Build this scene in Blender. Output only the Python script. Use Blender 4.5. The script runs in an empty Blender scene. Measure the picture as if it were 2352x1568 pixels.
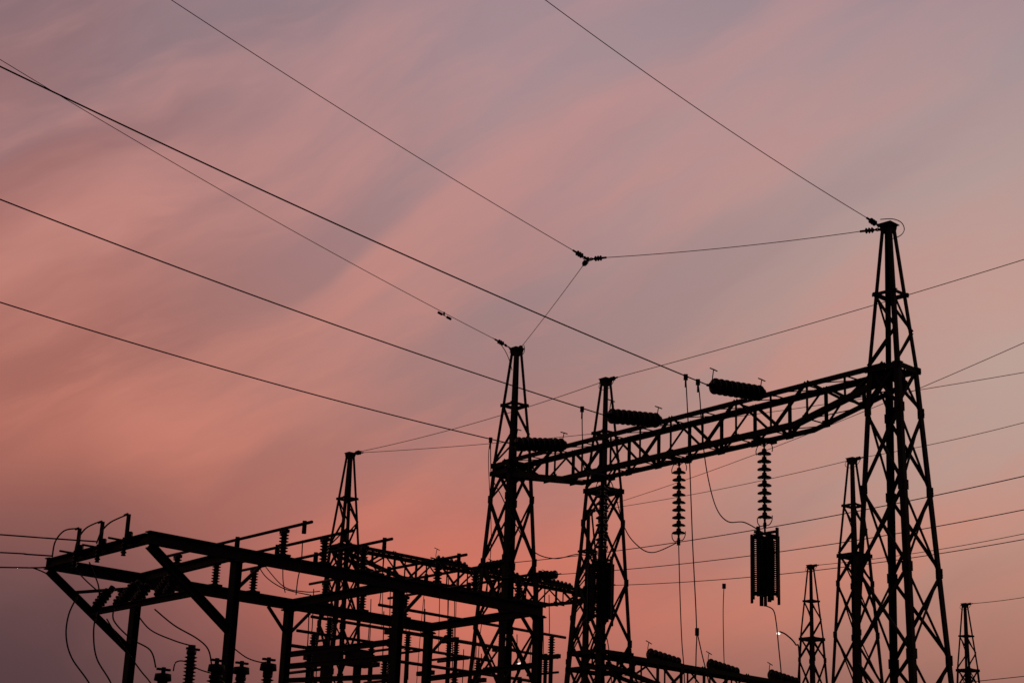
import bpy, math, random
from mathutils import Vector as V, Matrix
random.seed(7)
sc=bpy.context.scene
# ------------------------------------------------------------ survey camera
F=3836.0; CX,CY=1176.0,784.0
upc=V((.1236,3.15,-1)).normalized()
fw=V((0,0,-1)); yc=(fw-upc*fw.dot(upc)).normalized(); xc=yc.cross(upc)
R=Matrix((xc,yc,upc)); EYE=V((0,0,1.6))
def ray(u,v): return R@V(((u-CX)/F,-(v-CY)/F,-1))
def pz(u,v,z):
    d=ray(u,v); return EYE+d*((z-EYE.z)/d.z)
def pd(u,v,D):
    d=ray(u,v); return EYE+d*(D/d.y)
def pp(u,v,P,dr):
    d=ray(u,v); n=V((-dr.y,dr.x,0)); return EYE+d*((P-EYE).dot(n)/d.dot(n))
cam=bpy.data.cameras.new("camera"); co=bpy.data.objects.new("camera",cam); sc.collection.objects.link(co)
cam.sensor_width=36; cam.lens=36*F/2352; cam.clip_start=.1; cam.clip_end=6000
co.matrix_world=Matrix.Translation(EYE)@R.to_4x4(); sc.camera=co
# ------------------------------------------------------------ materials
def mat(name,c1,c2,rough=.6,metal=0,scale=8,bump=.0,emit=None):
    m=bpy.data.materials.new(name); m.use_nodes=True; nt=m.node_tree; b=nt.nodes['Principled BSDF']
    tc=nt.nodes.new('ShaderNodeTexCoord'); n=nt.nodes.new('ShaderNodeTexNoise'); n.inputs['Scale'].default_value=scale; n.inputs['Detail'].default_value=6
    r=nt.nodes.new('ShaderNodeValToRGB'); r.color_ramp.elements[0].position=.35; r.color_ramp.elements[1].position=.68
    r.color_ramp.elements[0].color=(*c1,1); r.color_ramp.elements[1].color=(*c2,1)
    nt.links.new(tc.outputs['Object'],n.inputs['Vector']); nt.links.new(n.outputs['Fac'],r.inputs['Fac']); nt.links.new(r.outputs['Color'],b.inputs['Base Color'])
    b.inputs['Roughness'].default_value=rough; b.inputs['Metallic'].default_value=metal
    b.inputs['Specular IOR Level'].default_value=.25
    if bump:
        bp=nt.nodes.new('ShaderNodeBump'); bp.inputs['Strength'].default_value=bump; nt.links.new(n.outputs['Fac'],bp.inputs['Height']); nt.links.new(bp.outputs['Normal'],b.inputs['Normal'])
    if emit:
        b.inputs['Emission Color'].default_value=(*emit[0],1); b.inputs['Emission Strength'].default_value=emit[1]
    return m
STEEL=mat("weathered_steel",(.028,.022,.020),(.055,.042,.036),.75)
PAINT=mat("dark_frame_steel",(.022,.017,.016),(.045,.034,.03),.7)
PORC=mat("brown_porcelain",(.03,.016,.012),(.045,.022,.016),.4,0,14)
ALU=mat("aged_conductor",(.03,.026,.026),(.05,.042,.04),.6)
GND=mat("gravel",(.05,.045,.04),(.11,.1,.09),.95,0,3,.4)
CONC=mat("concrete",(.12,.115,.11),(.2,.19,.18),.9,0,6,.2)
LAMP=mat("lamp_glow",(.8,.8,.8),(.8,.8,.8),.4,emit=((1,.93,.85),1.5))
# ------------------------------------------------------------ mesh builder
def perp(d):
    h=V((0,0,1)) if abs(d.z)<.9 else V((1,0,0))
    s=d.cross(h).normalized(); return s,s.cross(d).normalized()
class M:
    def __init__(s): s.v=[];s.f=[];s.m=[];s.sm=[];s.mi=0
    def prof(s,rings,closed=True,cap=True,smooth=False):
        n=len(rings[0]); b=len(s.v)
        for r in rings: s.v+= [tuple(p) for p in r]
        for k in range(len(rings)-1):
            for i in range(n):
                j=(i+1)%n
                s.f.append((b+k*n+i,b+k*n+j,b+(k+1)*n+j,b+(k+1)*n+i)); s.m.append(s.mi); s.sm.append(smooth)
        if cap:
            s.f.append(tuple(b+i for i in range(n))[::-1]); s.m.append(s.mi); s.sm.append(False)
            e=b+(len(rings)-1)*n
            s.f.append(tuple(e+i for i in range(n))); s.m.append(s.mi); s.sm.append(False)
    def box(s,p,q,w,h,up=None):
        d=(q-p).normalized()
        if up is None: a,c=perp(d)
        else:
            a=d.cross(up).normalized(); c=a.cross(d).normalized()
        pr=[(-w/2,-h/2),(w/2,-h/2),(w/2,h/2),(-w/2,h/2)]
        s.prof([[o+a*x+c*y for x,y in pr] for o in (p,q)])
    def ibeam(s,p,q,w,h,t=.016,up=V((0,0,1))):
        d=(q-p).normalized(); a=d.cross(up).normalized(); c=a.cross(d).normalized()
        t2=t/2
        pr=[(-w/2,-h/2),(w/2,-h/2),(w/2,-h/2+t),(t2,-h/2+t),(t2,h/2-t),(w/2,h/2-t),(w/2,h/2),(-w/2,h/2),(-w/2,h/2-t),(-t2,h/2-t),(-t2,-h/2+t),(-w/2,-h/2+t)]
        s.prof([[o+a*x+c*y for x,y in pr] for o in (p,q)])
    def L(s,p,q,w,e1,e2,t=.009):
        pr=[V((0,0,0)),e1*w,e1*w+e2*t,e1*t+e2*t,e1*t+e2*w,e2*w]
        s.prof([[o+x for x in pr] for o in (p,q)])
    def cyl(s,p,q,r,n=10,r2=None):
        d=(q-p).normalized(); a,c=perp(d); r2=r if r2 is None else r2
        s.prof([[o+a*(rr*math.cos(6.2832*i/n))+c*(rr*math.sin(6.2832*i/n)) for i in range(n)] for o,rr in ((p,r),(q,r2))],smooth=True)
    def rev(s,p,d,pr,n=16):
        d=d.normalized(); a,c=perp(d)
        s.prof([[p+d*z+a*(r*math.cos(6.2832*i/n))+c*(r*math.sin(6.2832*i/n)) for i in range(n)] for z,r in pr],smooth=True)
    def tube(s,pts,r,n=6):
        rings=[]
        for k,p in enumerate(pts):
            d=(pts[min(k+1,len(pts)-1)]-pts[max(k-1,0)]).normalized(); a,c=perp(d)
            rings.append([p+a*(r*math.cos(6.2832*i/n))+c*(r*math.sin(6.2832*i/n)) for i in range(n)])
        s.prof(rings,smooth=True)
    def done(s,name,mats):
        me=bpy.data.meshes.new(name); me.from_pydata(s.v,[],s.f)
        for m in mats: me.materials.append(m)
        me.polygons.foreach_set('material_index',s.m); me.polygons.foreach_set('use_smooth',s.sm); me.update()
        o=bpy.data.objects.new(name,me); sc.collection.objects.link(o); return o
def crom(pts,k=8):
    out=[]; P=[pts[0]]+list(pts)+[pts[-1]]
    for i in range(1,len(P)-2):
        for j in range(k):
            t=j/k; a,b,c,d=P[i-1],P[i],P[i+1],P[i+2]
            out.append(.5*((2*b)+(c-a)*t+(2*a-5*b+4*c-d)*t*t+(3*b-a-3*c+d)*t**3))
    out.append(pts[-1]); return out
def sagline(p,q,sag,n=24):
    return [p.lerp(q,i/n)-V((0,0,4*sag*(i/n)*(1-i/n))) for i in range(n+1)]
def wire(name,p,q,sag=0,r=.009):
    m=M(); m.tube(sagline(p,q,sag),r); return m.done(name,[ALU])
def cable(name,pts,r=.011):
    m=M(); m.tube(crom(pts),r); return m.done(name,[ALU])
Z=V((0,0,1))
def gnd(p): return V((p.x,p.y,0))
HT,HW=12.6,10.0
T1=pz(2040,515,HT); T2=pz(1187,800,HT); T3=pz(1392,870,HT); T4=pz(805,1040,HT); T5=pz(1957,1052,HT); T6=pz(1862,1297,HT); T7=pz(2216,1385,HT); T8=pz(1352,1172,HT)
a=(T1-T2); a.z=0; a.normalize(); b=V((-a.y,a.x,0))   # b points away from the camera
c=(T8-T4); c.z=0; c.normalize()
# ------------------------------------------------------------ lattice towers
def side(z): 
    return 1.64+(.60-1.64)*z/HW if z<=HW else .60+(.17-.60)*(z-HW)/(HT-HW)
def tower(C,levels=(0,2.2,3.7,5.1,6.5,7.85,9.2,HW),rings=(),yaw=0):
    rt=Matrix.Rotation(math.radians(yaw),3,'Z'); a_,b_=rt@a,rt@b
    def corner(C,sa,sb,z): 
        s=side(z)/2; return V((C.x,C.y,z))+a_*(sa*s)+b_*(sb*s)
    m=M()
    for sa in(-1,1):
        for sb in(-1,1):
            m.L(corner(C,sa,sb,.0),corner(C,sa,sb,HW),.098,-a_*sa,-b_*sb,.012)
            m.L(corner(C,sa,sb,HW),corner(C,sa,sb,HT-.03),.07,-a_*sa,-b_*sb,.01)
            for z in levels[1:-1]:
                p=corner(C,sa,sb,z)
                m.box(p-Z*.08+b_*sb*.006-a_*sa*.05,p+Z*.08+b_*sb*.006-a_*sa*.05,.13,.01,b_)
                m.box(p-Z*.08+a_*sa*.006-b_*sb*.05,p+Z*.08+a_*sa*.006-b_*sb*.05,.13,.01,a_)
            m.mi=1
            p=corner(C,sa,sb,0); m.box(p-Z*.3,p+Z*.25,.5,.5,a_); m.mi=0
    faces=[((1,-1),(1,1),a_),((-1,-1),(-1,1),-a_),((-1,1),(1,1),b_),((-1,-1),(1,-1),-b_)]
    for q0,q1,nn in faces:
        for k in range(len(levels)-1):
            z0,z1=levels[k],levels[k+1]
            A0,A1=corner(C,*q0,z0),corner(C,*q0,z1); B0,B1=corner(C,*q1,z0),corner(C,*q1,z1)
            for p,q,o in((A0,B1,-.014),(B0,A1,-.026)):
                d=(q-p).normalized(); e=nn.cross(d).normalized()
                m.L(p+nn*o,q+nn*o,.046,e,-nn,.006)
        zz=(HW,10.62,11.3)
        for k in range(2):
            A0,A1=corner(C,*q0,zz[k]),corner(C,*q0,zz[k+1]); B0,B1=corner(C,*q1,zz[k]),corner(C,*q1,zz[k+1])
            p,q=(A0,B1) if k%2==0 else (B0,A1)
            d=(q-p).normalized(); e=nn.cross(d).normalized()
            m.L(p-nn*.012,q-nn*.012,.04,e,-nn,.006)
        for z,w in((HW-.02,.10),(11.32,.06))+tuple((r,.09) for r in rings):
            p,q=corner(C,*q0,z),corner(C,*q1,z); d=(q-p).normalized()
            m.L(p+nn*.012-d*.05,q+nn*.012+d*.05,w,-Z,-nn,.01)
    m.box(corner(C,-1,-1,HW-.06),corner(C,1,1,HW-.06),.06,.012,Z); m.box(corner(C,1,-1,HW-.075),corner(C,-1,1,HW-.075),.06,.012,Z)
    t=V((C.x,C.y,0)); 
    def sq(z,s): return [t+Z*z+a_*(x*s)+b_*(y*s) for x,y in((-1,-1),(1,-1),(1,1),(-1,1))]
    m.prof([sq(HT-.16,.09),sq(HT-.03,.11),sq(HT,.13)])
    m.box(t+Z*(HT-.06)-a_*.2,t+Z*(HT-.06)+a_*.2,.09,.012,Z)
    return m.done("lattice_tower",[STEEL,CONC])
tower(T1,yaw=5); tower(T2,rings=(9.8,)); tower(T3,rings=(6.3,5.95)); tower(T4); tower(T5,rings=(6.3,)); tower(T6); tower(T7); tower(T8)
# ------------------------------------------------------------ gantry beams
def truss(name,P,Q,ztop,dend,dmid,taper,w,npan,ch=.1):
    m=M(); P=V((P.x,P.y,0)); Q=V((Q.x,Q.y,0)); Ln=(Q-P).length; d=(Q-P)/Ln; n=V((-d.y,d.x,0))
    def dep(t):
        x=min(t,Ln-t); return dend+(dmid-dend)*min(1,max(0,x)/taper)
    def top(t,s): return P+d*t+n*(s*w/2)+Z*ztop
    def bot(t,s): return P+d*t+n*(s*w/2)+Z*(ztop-dep(t))
    ts=[Ln*i/npan for i in range(npan+1)]
    for s in(-1,1):
        m.L(top(0,s),top(Ln,s),ch,-Z,-n*s,.012)
        kn=[0,taper,Ln-taper,Ln]
        for k in range(3): m.L(bot(kn[k],s),bot(kn[k+1],s),ch,Z,-n*s,.012)
        for k,t in enumerate(ts):
            m.L(top(t,s)-n*s*.014,bot(t,s)-n*s*.014,.05,d,-n*s,.006)
            if k<npan:
                t2=ts[k+1]; p,q=(top(t,s),bot(t2,s)) if k%2==0 else (bot(t,s),top(t2,s))
                e=(q-p).normalized().cross(n).normalized()
                m.L(p-n*s*.026,q-n*s*.026,.05,e,-n*s,.006)
            g=bot(t,s); m.box(g-d*.09-n*s*.02+Z*.05,g+d*.09-n*s*.02+Z*.05,.01,.14,Z)
    for k in range(npan):
        t,t2=ts[k],ts[k+1]
        for fn,o in((top,-.02),(bot,.02)):
            p,q=(fn(t,-1),fn(t2,1)) 
            m.box(p+Z*o,q+Z*o,.045,.007,Z)
            if fn is bot:
                p,q=(fn(t,1),fn(t2,-1)); m.box(p+Z*o*1.6,q+Z*o*1.6,.045,.007,Z)
            p,q=fn(t,-1),fn(t,1); m.box(p+Z*o*2.2,q+Z*o*2.2,.05,.007,Z)
    return m.done(name,[STEEL])
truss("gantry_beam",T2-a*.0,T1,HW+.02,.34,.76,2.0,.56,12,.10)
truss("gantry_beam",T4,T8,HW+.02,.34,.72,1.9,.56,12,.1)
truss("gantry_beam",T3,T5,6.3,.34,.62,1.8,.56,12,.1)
# ------------------------------------------------------------ insulators
def discs(m,p,d,n,pitch=.146,R=.128,core=.022):
    d=d.normalized(); pr=[]
    for i in range(n):
        z=i*pitch
        pr+=[(z,core),(z+.012,max(core,.042)),(z+.05,max(core,.046)),(z+.062,max(core,.06)),(z+.078,R*.82),(z+.094,R),(z+.108,R),(z+.110,R*.85),(z+.112,max(core,.05)),(z+.124,core)]
    pr.append((n*pitch,.022)); m.mi=1; m.rev(p,d,pr,20); m.mi=0; return p+d*(n*pitch)
def ribs(m,p,d,L,r=.05,R=.085,n=6):
    pr=[(0,r*1.25),(L*.05,r*1.25),(L*.06,r)]
    for i in range(n):
        z=L*(.08+.84*i/n); h=L*.84/n
        pr+=[(z+h*.15,r),(z+h*.45,R),(z+h*.55,R),(z+h*.8,r)]
    pr+=[(L*.93,r),(L*.94,r*1.25),(L,r*1.25)]; m.mi=1; m.rev(p,d,pr,14); m.mi=0
def horn(m,p,d,h=.26):
    m.tube(crom([p,p+Z*.1+d*.03,p+Z*h]),.010)
    m.tube([p+Z*h-d*.09-Z*.02,p+Z*h,p+Z*h+d*.09+Z*.015],.011)
H0=HW-.74
phase=[]
for (u,v) in((1755,1005),(1560,1055),(1385,1098)):
    phase.append(pp(u,v,V((T2.x,T2.y,0)),a))
strings=[]
for i,p in enumerate(phase):
    p=V((p.x,p.y,H0)); m=M()
    m.box(p-b*.28-Z*.02,p+b*.28-Z*.02,.12,.05,Z); m.box(p-Z*.0,p-Z*.14,.03,.05)
    m.cyl(p-Z*.1,p-Z*.2,.016)
    for s in(-1,1): m.tube(crom([p-Z*.13,p-Z*.1+a*s*.14,p-Z*.19+a*s*.2,p-Z*.27+a*s*.19]),.009)
    e=discs(m,p-Z*.18,-Z,9)
    m.cyl(e,e-Z*.12,.02); m.box(e-Z*.05,e-Z*.13,.08,.05)
    for s in(-1,1): m.tube(crom([e-Z*.08,e-Z*.1+a*s*.1,e-Z*.03+a*s*.17,e+Z*.06+a*s*.18]),.009)
    m.done("suspension_insulator_string",[STEEL,PORC]); strings.append(e-Z*.12)
def line_trap(p):
    m=M(); m.cyl(p,p-Z*.14,.018); m.box(p-Z*.12-a*.26,p-Z*.12+a*.26,.05,.04,Z); m.box(p-Z*.13-b*.26,p-Z*.13+b*.26,.05,.04,Z)
    t=p-Z*.14; H=1.22
    m.cyl(t-Z*.08,t-Z*(H-.14),.06,14)
    hel=[]; turns=26; z0,z1=.1,H-.16
    for i in range(turns*20+1):
        an=6.2832*i/20; hel.append(t-Z*(z0+(z1-z0)*i/(turns*20))+a*math.cos(an)*.205+b*math.sin(an)*.205)
    m.tube(hel,.0105,6)
    for i in range(8):
        an=6.2832*i/8+.25; o=a*math.cos(an)*.245+b*math.sin(an)*.245
        top=.0+ (.10 if i%3==0 else -.02); bt=H+(.02 if i%2 else -.08)
        m.box(t+o+Z*top,t+o-Z*bt,.062,.035,o)
    for zz in(.05,H-.16):
        for i in range(4):
            an=3.1416*i/4+.25; o=a*math.cos(an)*.25+b*math.sin(an)*.25
            m.box(t+o-Z*(zz+i*.004),t-o-Z*(zz+i*.004),.05,.03,Z)
    m.cyl(t-Z*(H-.2),t-Z*(H+.06),.03)
    m.done("line_trap",[PAINT]); return t-Z*(H+.05)
tr1=line_trap(strings[0]); tr3=line_trap(strings[2])
# tension strings with the incoming line conductors
ends=[]
for (ua,va),(ue,ve),(ul,vl) in(((1778,908),(1612,882),(0,153)),((1540,968),(1372,952),(0,458)),((1322,1023),(1172,1019),(0,694))):
    pa=pp(ua,va,V((T2.x,T2.y,0))-b*.3,a); pe=pp(ue,ve,pa,b); tg=pp(ul,vl,pa,b); d=(pe-pa).normalized()
    m=M(); m.cyl(V((pa.x,pa.y,HW-.1)),pa+Z*.01,.03); m.cyl(pa,pa+d*.32,.018); m.box(pa+d*.02,pa+d*.16,.10,.02)
    q=pa+d*.30; e=discs(m,q,d,9,.138,.145,.095)
    m.box(e-d*.02,e+d*.1,.03,.09); m.cyl(e,e+d*.16,.024)
    horn(m,q+d*.02,d); horn(m,e+d*.0,d,.3)
    m.done("tension_insulator_string",[STEEL,PORC])
    w=M(); s=e+d*.14; L=sagline(s,tg,.10,30); L.append(tg+(tg-L[-2]).normalized()*60)
    w.tube(L,.0115,8); w.done("overhead_conductor",[ALU]); ends.append((s,(tg-s).normalized(),tg))
def online(i,u,v):   # point on conductor i nearest to a bearing
    s,d,tg=ends[i]; p=pp(u,v,s,V((d.x,d.y,0)).normalized()); h=V((tg.x-s.x,tg.y-s.y,0)); t=(p-s).dot(h)/h.dot(h)
    return s.lerp(tg,t)-Z*(.4*t*(1-t))
def clamp(m,p,s=1): m.box(p+Z*.03*s,p-Z*.07*s,.05*s,.07*s)
def dropper(name,pts,r=.0105,cl=True):
    m=M(); m.tube(crom(pts),r)
    if cl: clamp(m,pts[0]); m.box(pts[0]-Z*.08,pts[0]-Z*.2,.03,.03)
    return m.done(name,[ALU])
p=online(0,1575,864); D0=p.y
dropper("dropper_cable",[p,pd(1580,960,D0),pd(1584,1060,D0),pd(1591,1250,D0),pd(1600,1445,D0),pd(1598,1568,D0),gnd(pd(1598,1568,D0))])
m=M(); q=pd(1601,1450,D0); m.box(q+Z*.06,q-Z*.06,.06,.06); e=pd(1640,1700,D0); m.tube(crom([q,pd(1612,1500,D0),pd(1630,1580,D0),e,gnd(e)]),.01); m.done("cable_tap",[ALU])
p2=online(0,1603,876); st=strings[0]
dropper("jumper_cable",[p2,pd(1608,920,D0+.2),pd(1613,1000,D0+.3),pd(1625,1090,D0+.5),pd(1645,1165,D0+.8),pd(1672,1197,D0+1.1),pd(1710,1199,D0+1.5),st-Z*.1-a*.05])
p=online(1,1337,939)
dropper("jumper_cable",[p,pd(1338,1010,p.y),pd(1345,1080,p.y),pd(1400,1100,p.y+.5),pd(1432,1205,p.y+1),pd(1462,1250,p.y+1.3),pd(1500,1268,p.y+1.6),strings[1]])
m=M(); q=strings[1]; clamp(m,q,.9); e=pd(1574,1750,q.y); m.tube(crom([q,pd(1562,1370,q.y),pd(1566,1470,q.y),pd(1572,1560,q.y),e,gnd(e)]),.0105); m.done("dropper_cable",[ALU])
p=online(2,1127,1008)
dropper("jumper_cable",[p,pd(1127,1050,p.y),pd(1130,1095,p.y),pd(1150,1135,p.y+.2),pd(1185,1205,p.y+.4),pd(1225,1265,p.y+.7),pd(1275,1282,p.y+1),pd(1330,1272,p.y+1.2),strings[2]-Z*.1])
e=pd(1095,1568,p.y); cable("jumper_cable",[p,pd(1122,1060,p.y),pd(1128,1250,p.y),pd(1110,1400,p.y),e,gnd(e)],.008)
e=pd(1802,1700,tr1.y); cable("jumper_cable",[tr1,pd(1776,1400,tr1.y),pd(1783,1430,tr1.y),pd(1788,1480,tr1.y),pd(1796,1568,tr1.y),e,gnd(e)])
e=pd(1405,1700,tr3.y); cable("jumper_cable",[tr3,pd(1395,1470,tr3.y),pd(1405,1568,tr3.y),e,gnd(e)])
# ------------------------------------------------------------ ground wires
def small_ins(m,p,d,n=3):
    d=d.normalized(); m.cyl(p,p+d*.12,.012)
    m.tube(crom([p+d*.02,p+d*.07+Z*.025,p+d*.12]),.009); m.tube(crom([p+d*.02,p+d*.07-Z*.025,p+d*.12]),.009)
    pr=[(0,.015)]
    for i in range(n): z=.02+i*.052; pr+=[(z,.03),(z+.018,.052),(z+.03,.052),(z+.046,.022)]
    m.mi=1; m.rev(p+d*.12,d,pr,12); m.mi=0
    m.cyl(p+d*(.12+.05*n),p+d*(.2+.06*n),.02); return p+d*(.2+.06*n)
def gwire(pa,pb,sag=0,r=.0065,ext=0,link=.0):
    m=M(); d=(pb-pa).normalized(); 
    if link: m.cyl(pa,pa+d*link,.014)
    e=small_ins(m,pa+d*link,d); m.tube(sagline(e,pb,sag),r)
    if ext: m.tube([pb,pb+(pb-pa).normalized()*ext],r)
    m.done("ground_wire",[ALU,PORC]); return e
top1=V((T1.x,T1.y,HT-.05)); top2=V((T2.x,T2.y,HT-.05))
node=pp(1350,596,(T1+T2)/2,b)
gwire(top1-a*.12,pp(1252,0,top1,b),.10,ext=60,link=.06)
gwire(node,pp(393,0,node,b),.07,ext=60)
gwire(top2-b*.1,pp(0,137,top2,b),.12,ext=60,link=.15)
m=M(); d=(top1-node).normalized(); m.box(node-Z*.03,node+Z*.03,.12,.05)
s1=small_ins(m,node,d); s2=small_ins(m,top1-a*.15,(node-top1)); m.tube(sagline(s1,s2,.05),.0065)
d=(top2-node).normalized(); s1=small_ins(m,node,d,2); s2=small_ins(m,top2+a*.08,(node-top2),1); m.tube(sagline(s1,s2,.02),.0065)
m.tube(crom([pd(1340,603,node.y),pd(1352,600,node.y),pd(1368,594,node.y),pd(1378,590,node.y)]),.007)
m.tube(crom([pd(1335,588,node.y),pd(1345,600,node.y),pd(1352,605,node.y)]),.007)
m.done("ground_wire_bridle",[ALU,PORC])
D=T1.y; cable("ground_wire_jumper",[pd(2022,504,D),pd(2050,503,D),pd(2070,511,D),pd(2077,527,D),pd(2068,541,D),pd(2045,550,D)],.008)
D=T2.y; cable("ground_wire_jumper",[pd(1132,776,D-.5),pd(1145,785,D-.4),pd(1160,805,D-.3),pd(1171,830,D-.2),pd(1176,850,D)],.008)
cable("ground_wire_jumper",[pd(1203,792,D),pd(1205,802,D),pd(1202,812,D),pd(1192,818,D)],.008)
gd=pp(1020,720,top2,b); m=M(); m.box(gd+Z*.03,gd-Z*.04,.04,.04); q0=pp(1008,718,top2,b);q1=pp(1034,732,top2,b)
m.cyl(q0,q1,.007); dd=(q1-q0).normalized(); m.cyl(q0-dd*.02,q0+dd*.09,.028); m.cyl(q1+dd*.02,q1-dd*.09,.028); m.done("vibration_damper",[ALU])
def simple(pa,pb,sag=0,r=.009,ext=30,ins=True):
    m=M(); d=(pb-pa).normalized(); e=small_ins(m,pa,d) if ins else pa; m.tube(sagline(e,pb,sag),r)
    if ext: m.tube([pb,pb+d*ext],r)
    m.done("ground_wire",[ALU,PORC])
tp=lambda T:V((T.x,T.y,HT-.04))
simple(tp(T3),pz(2352,596,HT+.1),.05,.0075)
simple(tp(T4)+a*.15,tp(T3),.12,.0075,0)
simple(tp(T4)+a*.1,pz(2352,855,HT),.25,.0075)
simple(tp(T8),pz(2352,787,HT),.2,.0075)
simple(tp(T8),tp(T5),.1,.008,0); simple(tp(T5),pz(2352,970,HT),.05,.008)
simple(tp(T6),pz(2352,1225,HT),.1,.011); simple(tp(T7),pz(2352,1371,HT),.02,.012)
for T in(T3,T4,T5,T6,T7):
    t=tp(T); cable("ground_wire_jumper",[t-a*.05,t-a*.2-Z*.02,t-a*.24-Z*.12,t-a*.12-Z*.2,t+a*.1-Z*.2,t+a*.24-Z*.1,t+a*.3],.008)
p,q=pd(2200,1568,50),pd(2352,1552,50); wire("overhead_conductor",p-(q-p)*6,q+(q-p)*8,0,.012)
P8=V((T4.x,T4.y,0)); 
for (u,v),(ur,vr) in(((1085,1318),(2352,1093)),((1205,1345),(2352,1170)),((1325,1372),(2352,1238))):
    pa=pp(u,v,P8-b*.0,c); pa.z=HW+.05; tg=pz(ur,vr,HW+.1)
    m=M(); d=(tg-pa).normalized(); m.cyl(pa,pa+d*.3,.016); e=discs(m,pa+d*.3,d,7,.146,.13,.08); m.cyl(e,e+d*.2,.02); m.done("tension_insulator_string",[STEEL,PORC])
    w=M(); w.tube(sagline(e,tg,.22),.011); w.tube([tg,tg+d*20],.011); w.done("overhead_conductor",[ALU])
    m=M(); d2=(V((-.85,-.5,.10))).normalized(); m.cyl(pa,pa+d2*.2,.016); e2=discs(m,pa+d2*.2,d2,7,.146,.13,.08); m.cyl(e2,e2+d2*.2,.02); horn(m,e2,d2,.3); m.done("tension_insulator_string",[STEEL,PORC])
    e3=e2+d2*.45-Z*5; cable("jumper_cable",[e2+d2*.15,e2+d2*.3-Z*.5,e2+d2*.4-Z*2.2,e3,gnd(e3)],.01)
m=M(); q=pd(1663,1343,40.5); clamp(m,q,1.2); e=pd(1664,1720,40.5); m.tube(crom([q,pd(1661,1400,40.5),pd(1662,1480,40.5),pd(1664,1560,40.5),e,gnd(e)]),.0115); m.done("dropper_cable",[ALU])
for f in(.30,.52,.76):
    P=V((T3.x,T3.y,6.33)).lerp(V((T5.x,T5.y,6.33)),f); m=M(); d2=V((-.75,-.6,.12)).normalized()
    m.cyl(P,P+d2*.2,.016); e2=discs(m,P+d2*.2,d2,7); horn(m,e2,d2,.25); m.done("tension_insulator_string",[STEEL,PORC])
# ------------------------------------------------------------ street lamps behind the yard
def street_lamp(u,v,D,side_=1,s=1):
    h=pd(u,v,D); m=M(); x=h.x+.75*side_*s
    m.tube(crom([h+V((.05*side_,0,.03)),h+V((.3*side_*s,0,-.08*s)),h+V((.62*side_*s,0,-.4*s)),V((x,h.y,h.z-.9*s)),V((x,h.y,h.z/2)),V((x,h.y,0))]),.028)
    m.mi=1; m.rev(h+V((0,0,-.04)),V((-1*side_,0,.15)),[(-.08,.01),(-.06,.035),(.04,.045),(.06,.01)],12)
    m.done("street_lamp",[STEEL,LAMP])
street_lamp(1787,1451,60); street_lamp(1193,1521,60,-1,.6)
# ------------------------------------------------------------ steel switch frame (front left)
ZS=5.9
B=pz(345,1234,ZS); S6=pz(1237,1402,ZS); A=pz(113,1294,ZS); S5=pz(985,1440,ZS)
df=(S6-B).normalized(); dr=(S5-A).normalized()
def onF(u,v): q=pp(u,v,B,df); return V((q.x,q.y,ZS))
def onR(u,v): q=pp(u,v,A,dr); return V((q.x,q.y,ZS))
S2=onF(545,1272); S4=onF(918,1343); S1=onR(318,1330); S3=onR(665,1387)
frame=M()
frame.ibeam(B-df*.05,S6+df*.1,.13,.18); frame.ibeam(A-dr*.05,S5+dr*.1,.13,.18)
for p,q in((A,B),(S1,S2),(S3,S4),(S5,S6)):
    d=(q-p).normalized(); frame.ibeam(p+d*.07,q-d*.07,.11,.14)
for s in(S1,S2,S3,S4,S5,S6):
    frame.ibeam(V((s.x,s.y,0)),V((s.x,s.y,ZS-.09)),.13,.13,up=df)
    frame.box(V((s.x,s.y,ZS-.12)),V((s.x,s.y,ZS-.095)),.2,.2,df)
    frame.mi=1; frame.box(V((s.x,s.y,-.3)),V((s.x,s.y,.2)),.7,.7,df); frame.mi=0
l1=pp(293,1495,S1,df); l1=V((S1.x,S1.y,l1.z)); l2=pp(527,1450,S2,df); l2=V((S2.x,S2.y,l2.z))
frame.ibeam(A+Z*-.1,l1,.09,.11); frame.ibeam(B+Z*-.1,l2,.1,.12)
r1=(A-Z*.1).lerp(l1,.5); r2=(B-Z*.1).lerp(l2,.53); frame.ibeam(r1-Z*.02,r2-Z*.02,.08,.09)
r3=(A-Z*.1).lerp(l1,.27); frame.box(r3,S1-Z*.15,.05,.05)
def rail(Pa,Pb,va,vb,th=.1):
    def hz(P,v):
        lo,hi=0,ZS
        for _ in range(40):
            mid=(lo+hi)/2; w=R.transposed()@(V((P.x,P.y,mid))-EYE); vv=CY-F*w.y/(-w.z)
            if vv>v: lo=mid
            else: hi=mid
        return lo
    p=V((Pa.x,Pa.y,hz(Pa,va))); q=V((Pb.x,Pb.y,hz(Pb,vb))); d=(q-p).normalized()
    frame.ibeam(p+d*.07,q-d*.07,.07,th)
rail(S3,S4,1503,1472,.09); rail(S3,S4,1530,1508,.09); rail(S5,S6,1558,1526,.09); rail(S3,S4,1562,1552,.08)
for s,dd in((S2,df),(S3,dr),(S4,df),(S5,dr),(S6,-df),(S3,-dr)):
    frame.box(s+dd*.45-Z*.1,s-Z*.5+dd*.05,.045,.045)
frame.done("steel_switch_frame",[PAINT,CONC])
aw=A-B; aw.z=0; W=aw.length; awn=aw.normalized()
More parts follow.
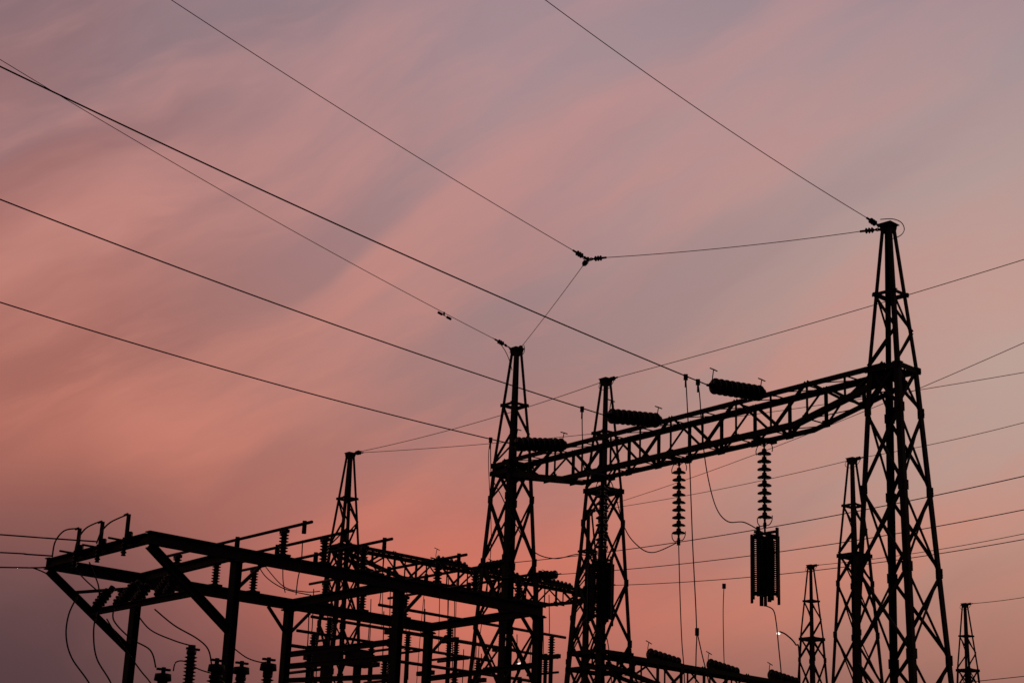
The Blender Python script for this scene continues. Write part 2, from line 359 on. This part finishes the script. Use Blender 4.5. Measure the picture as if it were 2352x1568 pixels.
for k,(u,v) in enumerate(((648,1290),(742,1308),(832,1325),(1003,1358),(1090,1375),(1190,1393))):
    f=onF(u,v)+Z*.09; m=M(); r=f+aw; h=.38
    for q in(f,r):
        m.box(q,q+Z*.03,.18,.18,df); ribs(m,q+Z*.03,Z,h-.03,.042,.075,6); m.box(q+Z*h-awn*.09,q+Z*h+awn*.09,.07,.05,Z)
    zt=Z*(h+.05)
    m.cyl(f+zt-awn*.75,r+zt+awn*.55,.024); 
    mid=f.lerp(r,.42)+zt; m.box(mid-Z*.09,mid+Z*.04,.07,.06); m.cyl(mid-Z*.0,mid-Z*.14,.04)
    e=f+zt-awn*.55; m.box(e+Z*.04,e-Z*.09,.06,.06); m.cyl(e-Z*.09,e-Z*.15,.035)
    m.done("disconnect_switch",[PAINT,PORC])
def dw(pts,r=.009,D=26):
    P=[pd(u,v,D) for u,v in pts]
    if pts[-1][1]>1560: P.append(V((P[-1].x,P[-1].y,0)))
    cable("dropper_cable",P,r)
dw([(695,1240),(692,1290),(684,1330),(680,1365)],.009,24.5)
dw([(650,1275),(650,1330),(655,1360)],.009,27)
dw([(590,1292),(612,1325),(655,1352),(715,1366)],.009,26.5); dw([(600,1288),(650,1345),(700,1358),(735,1357)],.009,27.5)
dw([(882,1262),(878,1330),(872,1385)],.009,27); dw([(975,1375),(974,1420),(976,1470)],.009,33)
for f,(pts) in zip((.36,.59,.84),([(201,1216),(178,1213),(148,1218),(127,1243),(120,1278)],[(255,1202),(230,1197),(198,1212),(179,1238),(172,1266)],[(308,1183),(283,1185),(252,1200),(232,1222),(222,1247)])):
    p=A.lerp(B,f)+Z*.08; m=M()
    m.box(p-df*.06-Z*.1,p-df*.06+Z*.06,.09,.07); q=p-awn*.02; ribs(m,q-Z*.3-df*.14,Z,.26,.028,.045,4)
    m.box(p-df*.11-Z*.17,p-df*.11+Z*.31,.055,.025,awn); m.box(p-df*.13+Z*.31,p-df*.18+Z*.28,.04,.03)
    m.cyl(p-Z*.08,p-Z*.08-df*.4,.016); 
    m.done("terminal_switch",[PAINT,PORC])
    P0=p-df*.12+Z*.30; D=P0.y
    cable("terminal_jumper",[P0]+[pd(u,v,D-.1*i) for i,(u,v) in enumerate(pts[1:],1)],.012)
m=M()
for f in(.06,.33,.68):
    p=(r1).lerp(r2,f); dd=(df*.55+Z*.85).normalized(); ribs(m,p+Z*.05-dd*.02,dd,.36,.055,.095,5); m.cyl(p+dd*.38,p+dd*.48,.05)
    p2=p.lerp(r2,.22) ; ribs(m,p2+Z*.02,dd,.3,.05,.085,4)
    m.box(p2+dd*.3-df*.15,p2+dd*.3+df*.25,.05,.05)
m.done("inclined_insulators",[PAINT,PORC])
D=26.5
cable("overhead_conductor",[pd(-700,1175,D-6),pd(0,1227,D),pd(120,1236,D),pd(222,1243,D)],.013)
cable("overhead_conductor",[pd(-700,1235,D-6),pd(0,1268,D),pd(60,1272,D),pd(120,1276,D)],.013)
cable("overhead_conductor",[pd(-700,1292,D-6),pd(0,1302,D),pd(75,1303,D),pd(105,1302,D),pd(115,1300,D)],.013)
dw([(75,1303),(100,1313),(140,1335),(175,1360)],.012,26.3)
for pts,r in (([(178,1368),(158,1410),(152,1460),(165,1510),(205,1568),(240,1640)],.012),([(222,1405),(215,1450),(222,1510),(255,1568),(280,1640)],.012),
  ([(245,1420),(275,1470),(320,1535),(350,1575),(370,1640)],.011),([(262,1395),(262,1425),(300,1465),(345,1492),(358,1532)],.012),
  ([(312,1405),(345,1445),(400,1470),(440,1482)],.011),([(355,1398),(400,1435),(452,1465),(478,1490),(486,1525)],.012),
  ([(398,1540),(404,1520),(425,1518),(455,1535),(485,1545)],.01),([(540,1490),(568,1510),(600,1520),(617,1518)],.010),([(160,1290),(195,1330),(240,1370)],.011),
  ([(205,1290),(225,1340),(228,1370)],.011)):
    dw(pts,r,24.0)
def arrester(u,v,D,L,R=.085,cap=False):
    t=pd(u,v,D); m=M()
    if cap:
        m.rev(t,-Z,[(0,.05),(.01,.11),(.1,.12),(.11,.07),(.16,.07)],16); m.cyl(t+Z*.08,t,.03); m.box(t+Z*.05-df*.1,t+Z*.05+df*.1,.05,.03,Z); s=.15
    else:
        m.cyl(t+Z*.02,t-Z*.06,.05); m.box(t-Z*.03-df*.08,t-Z*.03+df*.12,.04,.03,Z); s=.05
    ribs(m,t-Z*(s+L),Z,L,R*.62,R,int(L/.055))
    q=t-Z*(s+L); m.rev(q,-Z,[(0,.1),(.02,.14),(.05,.14),(.06,.1)],12)
    m.ibeam(V((q.x,q.y,0)),q-Z*.06,.14,.14,up=df); m.mi=1
    m.done("surge_arrester",[PAINT,PORC])
arrester(441,1484,22.5,.85,.085); arrester(375,1545,23,.7,.12,True); arrester(498,1524,23,.7,.12,True); arrester(555,1530,24,.7,.1,True); arrester(617,1522,23.5,.7,.09,True)
# ------------------------------------------------------------ bus switchgear behind the frame
def vp(u,v,D,L):
    p=pd(u,v,D); return p,p+df*L
for k,(u,v,D,L,side_) in enumerate(((715,1415,37,6.5,-1),(682,1447,37,6.0,1),(905,1448,39,5.5,-1),(870,1388,37,6.,1),(660,1480,33,7.0,-1))):
    p,q=vp(u,v,D,L); m=M(); m.cyl(p,q,.035)
    for f in(.08,.36,.64,.92):
        s=p.lerp(q,f)
        if side_>0: ribs(m,s-Z*.48,Z,.44,.05,.09,6); m.box(s-Z*.52-awn*.3,s-Z*.52+awn*.3,.1,.1,Z); m.box(V((s.x,s.y,0)),s-Z*.55,.1,.1)
        else:
            ribs(m,s-Z*.44,Z,.4,.05,.09,6); m.box(s+Z*.05,s-Z*.08,.09,.09); m.cyl(s-Z*.44-awn*.5,s-Z*.44+awn*.7,.03); m.box(V((s.x,s.y,0)),s-Z*.45,.09,.09)
        m.tube(crom([s+awn*.1,s+awn*.1+Z*.25,s+awn*.15+Z*1.0]),.012)
    m.done("busbar_switch",[PAINT,PORC])
for (u,v,v2,D) in((728,1440,1568,34),(848,1432,1475,35),(785,1420,1568,36),(940,1430,1560,36),(1046,1465,1568,36),(1106,1500,1568,36),(1010,1330,1500,44),(1048,1330,1490,44),(880,1290,1440,45),(1065,1490,1568,36)):
    dw([(u,v),(u-1,(v+v2)/2),(u-3,v2)],.011,D)
for (u,v,D) in((748,1503,33),(822,1512,34)):
    p=pd(u,v,D); m=M(); m.box(p-Z*.14,p+Z*.14,.46,.3,df); m.box(p+Z*.14,p+Z*.16,.5,.34,df); m.box(V((p.x,p.y,0)),p-Z*.14,.12,.12,df); m.cyl(p+Z*.16,p+Z*.35,.03)
    m.done("switch_operating_box",[PAINT])
# ------------------------------------------------------------ ground
m=M(); S=3000
m.v=[(-S,-S,0),(S,-S,0),(S,S,0),(-S,S,0)]; m.f=[(0,1,2,3)]; m.m=[0]; m.sm=[False]; m.done("ground",[GND])
# ------------------------------------------------------------ world: dusk sky
w=bpy.data.worlds.new("World"); sc.world=w; w.use_nodes=True; nt=w.node_tree; N=nt.nodes; Lk=nt.links
for x in list(N): N.remove(x)
def nd(t,**k):
    x=N.new(t)
    for kk,vv in k.items(): setattr(x,kk,vv)
    return x
def setin(i,v):
    if hasattr(v,'is_output'): Lk.new(v,i)
    else: i.default_value=v
def mth(op,x,y=0.0,z=None,clamp=False):
    q=nd('ShaderNodeMath',operation=op,use_clamp=clamp); setin(q.inputs[0],x); setin(q.inputs[1],y)
    if z is not None: setin(q.inputs[2],z)
    return q.outputs[0]
def lin(c): return tuple(((x/255)/12.92 if x/255<=.04045 else ((x/255+.055)/1.055)**2.4) for x in c)+(1,)
def ramp(fac,stops,interp='B_SPLINE'):
    r=nd('ShaderNodeValToRGB'); cr=r.color_ramp; cr.interpolation=interp
    while len(cr.elements)<len(stops): cr.elements.new(.5)
    for e,(p,cc) in zip(cr.elements,stops): e.position=p; e.color=lin(cc) if len(cc)==3 else cc
    Lk.new(fac,r.inputs['Fac']); return r.outputs['Color']
def mix(f,x,y):
    q=nd('ShaderNodeMix',data_type='RGBA'); setin(q.inputs[0],f); setin(q.inputs[6],x); setin(q.inputs[7],y); return q.outputs[2]
def g(v): return (v,v,v,1)
tc=nd('ShaderNodeTexCoord'); nz=nd('ShaderNodeVectorMath',operation='NORMALIZE'); Lk.new(tc.outputs['Generated'],nz.inputs[0])
sp=nd('ShaderNodeSeparateXYZ'); Lk.new(nz.outputs[0],sp.inputs[0]); X,Y,ZZ=sp.outputs
def noise(vec,scale,detail=4,rough=.5,dist=0):
    q=nd('ShaderNodeTexNoise'); Lk.new(vec,q.inputs['Vector']); q.inputs['Scale'].default_value=scale; q.inputs['Detail'].default_value=detail; q.inputs['Roughness'].default_value=rough; q.inputs['Distortion'].default_value=dist; return q.outputs['Fac']
wn=noise(nz.outputs[0],6,3)
zw=mth('ADD',ZZ,mth('MULTIPLY',mth('SUBTRACT',wn,.5),.05))
LFT=ramp(zw,[(.0,(60,46,52)),(.11,(84,60,66)),(.165,(106,74,76)),(.22,(168,102,90)),(.30,(168,108,98)),(.40,(156,110,110)),(.50,(126,112,120)),(.7,(90,88,100)),(1,(60,62,75))])
MID=ramp(zw,[(.0,(90,62,64)),(.10,(130,86,86)),(.14,(172,106,96)),(.20,(186,120,108)),(.28,(162,126,122)),(.38,(162,134,138)),(.50,(170,144,150)),(.7,(110,98,108)),(1,(60,62,75))])
RGT=ramp(zw,[(.0,(95,66,66)),(.10,(152,106,98)),(.16,(184,134,118)),(.22,(184,152,142)),(.30,(188,160,150)),(.40,(184,156,150)),(.50,(148,138,150)),(.7,(100,98,112)),(1,(60,62,75))])
fl=mth('MULTIPLY_ADD',X,4.3,1.07,clamp=True)
fr=mth('MULTIPLY',X,3.6,clamp=True)
base=mix(fr,mix(fl,LFT,MID),RGT)
def rot(ang,sx,sz,off,wv=.05):
    cs,sn=math.cos(ang),math.sin(ang)
    p=mth('ADD',mth('MULTIPLY',X,cs),mth('MULTIPLY',ZZ,sn)); q=mth('SUBTRACT',mth('MULTIPLY',ZZ,cs),mth('MULTIPLY',X,sn))
    q=mth('ADD',q,mth('MULTIPLY',mth('SUBTRACT',wn,.5),wv))
    cb=nd('ShaderNodeCombineXYZ'); Lk.new(mth('MULTIPLY',p,sx),cb.inputs[0]); Lk.new(mth('MULTIPLY',q,sz),cb.inputs[1]); Lk.new(mth('MULTIPLY_ADD',Y,.6,off),cb.inputs[2]); return cb.outputs[0]
s1=noise(rot(math.radians(29),3.2,15,2.6),1.0,5,.5,.2)
s2=noise(rot(math.radians(23),7,36,4.1,.05),1.0,6,.55,.3)
s3=noise(rot(math.radians(34),2.6,11,8.7),1.0,4,.5,.2)
pink=ramp(ZZ,[(.08,(208,116,94)),(.2,(214,130,108)),(.33,(205,140,128)),(.48,(196,146,144))],'LINEAR')
vis=ramp(mth('ADD',ZZ,mth('MULTIPLY',fl,.10)),[(.19,g(0)),(.27,g(1))],'EASE')
fadeR=mth('MULTIPLY',mth('SUBTRACT',1.0,mth('MULTIPLY',fr,.55)),vis)
pk=mth('MULTIPLY',ramp(s1,[(.40,g(0)),(.68,g(1))],'EASE'),.66)
base=mix(mth('MULTIPLY',pk,fadeR),base,pink)
gy=mth('MULTIPLY',ramp(s3,[(.48,g(0)),(.72,g(1))],'EASE'),.34)
base=mix(gy,base,ramp(ZZ,[(.1,(122,88,88)),(.25,(150,118,120)),(.45,(146,130,138))],'LINEAR'))
p2=mth('MULTIPLY',ramp(s2,[(.48,g(0)),(.74,g(1))],'EASE'),.36)
base=mix(mth('MULTIPLY',p2,fadeR),base,pink)
dx=mth('MULTIPLY',mth('ADD',X,.03),8.5); dz=mth('MULTIPLY',mth('SUBTRACT',zw,.155),19.0)
gl=mth('POWER',2.718,mth('MULTIPLY',mth('ADD',mth('MULTIPLY',dx,dx),mth('MULTIPLY',dz,dz)),-1.0))
base=mix(mth('MULTIPLY',gl,.75),base,lin((216,114,94)))
dim=ramp(mth('MULTIPLY_ADD',Y,.5,.5),[(.0,g(.04)),(.5,g(.10)),(.85,g(1.0))],'LINEAR')
mm=nd('ShaderNodeMix',data_type='RGBA',blend_type='MULTIPLY'); mm.inputs[0].default_value=1; Lk.new(base,mm.inputs[6]); Lk.new(dim,mm.inputs[7])
bg=nd('ShaderNodeBackground'); Lk.new(mm.outputs[2],bg.inputs[0]); bg.inputs[1].default_value=1.0
sky=nd('ShaderNodeTexSky'); sky.sky_type='NISHITA'; sky.sun_disc=False; sky.sun_elevation=math.radians(1.0); sky.sun_rotation=math.radians(8)
bg2=nd('ShaderNodeBackground'); Lk.new(sky.outputs[0],bg2.inputs[0]); bg2.inputs[1].default_value=.002
ad=nd('ShaderNodeAddShader'); Lk.new(bg.outputs[0],ad.inputs[0]); Lk.new(bg2.outputs[0],ad.inputs[1])
ow=nd('ShaderNodeOutputWorld'); Lk.new(ad.outputs[0],ow.inputs[0])
sun=bpy.data.lights.new("sun",'SUN'); sun.energy=.05; sun.angle=math.radians(.5); sun.color=(1,.6,.4)
so=bpy.data.objects.new("sun",sun); sc.collection.objects.link(so)
sd=V((math.sin(math.radians(8)),math.cos(math.radians(8)),math.tan(math.radians(1)))).normalized()
so.rotation_euler=sd.to_track_quat('Z','Y').to_euler()
sc.view_settings.view_transform='Standard'; sc.view_settings.look='None'; sc.view_settings.exposure=0
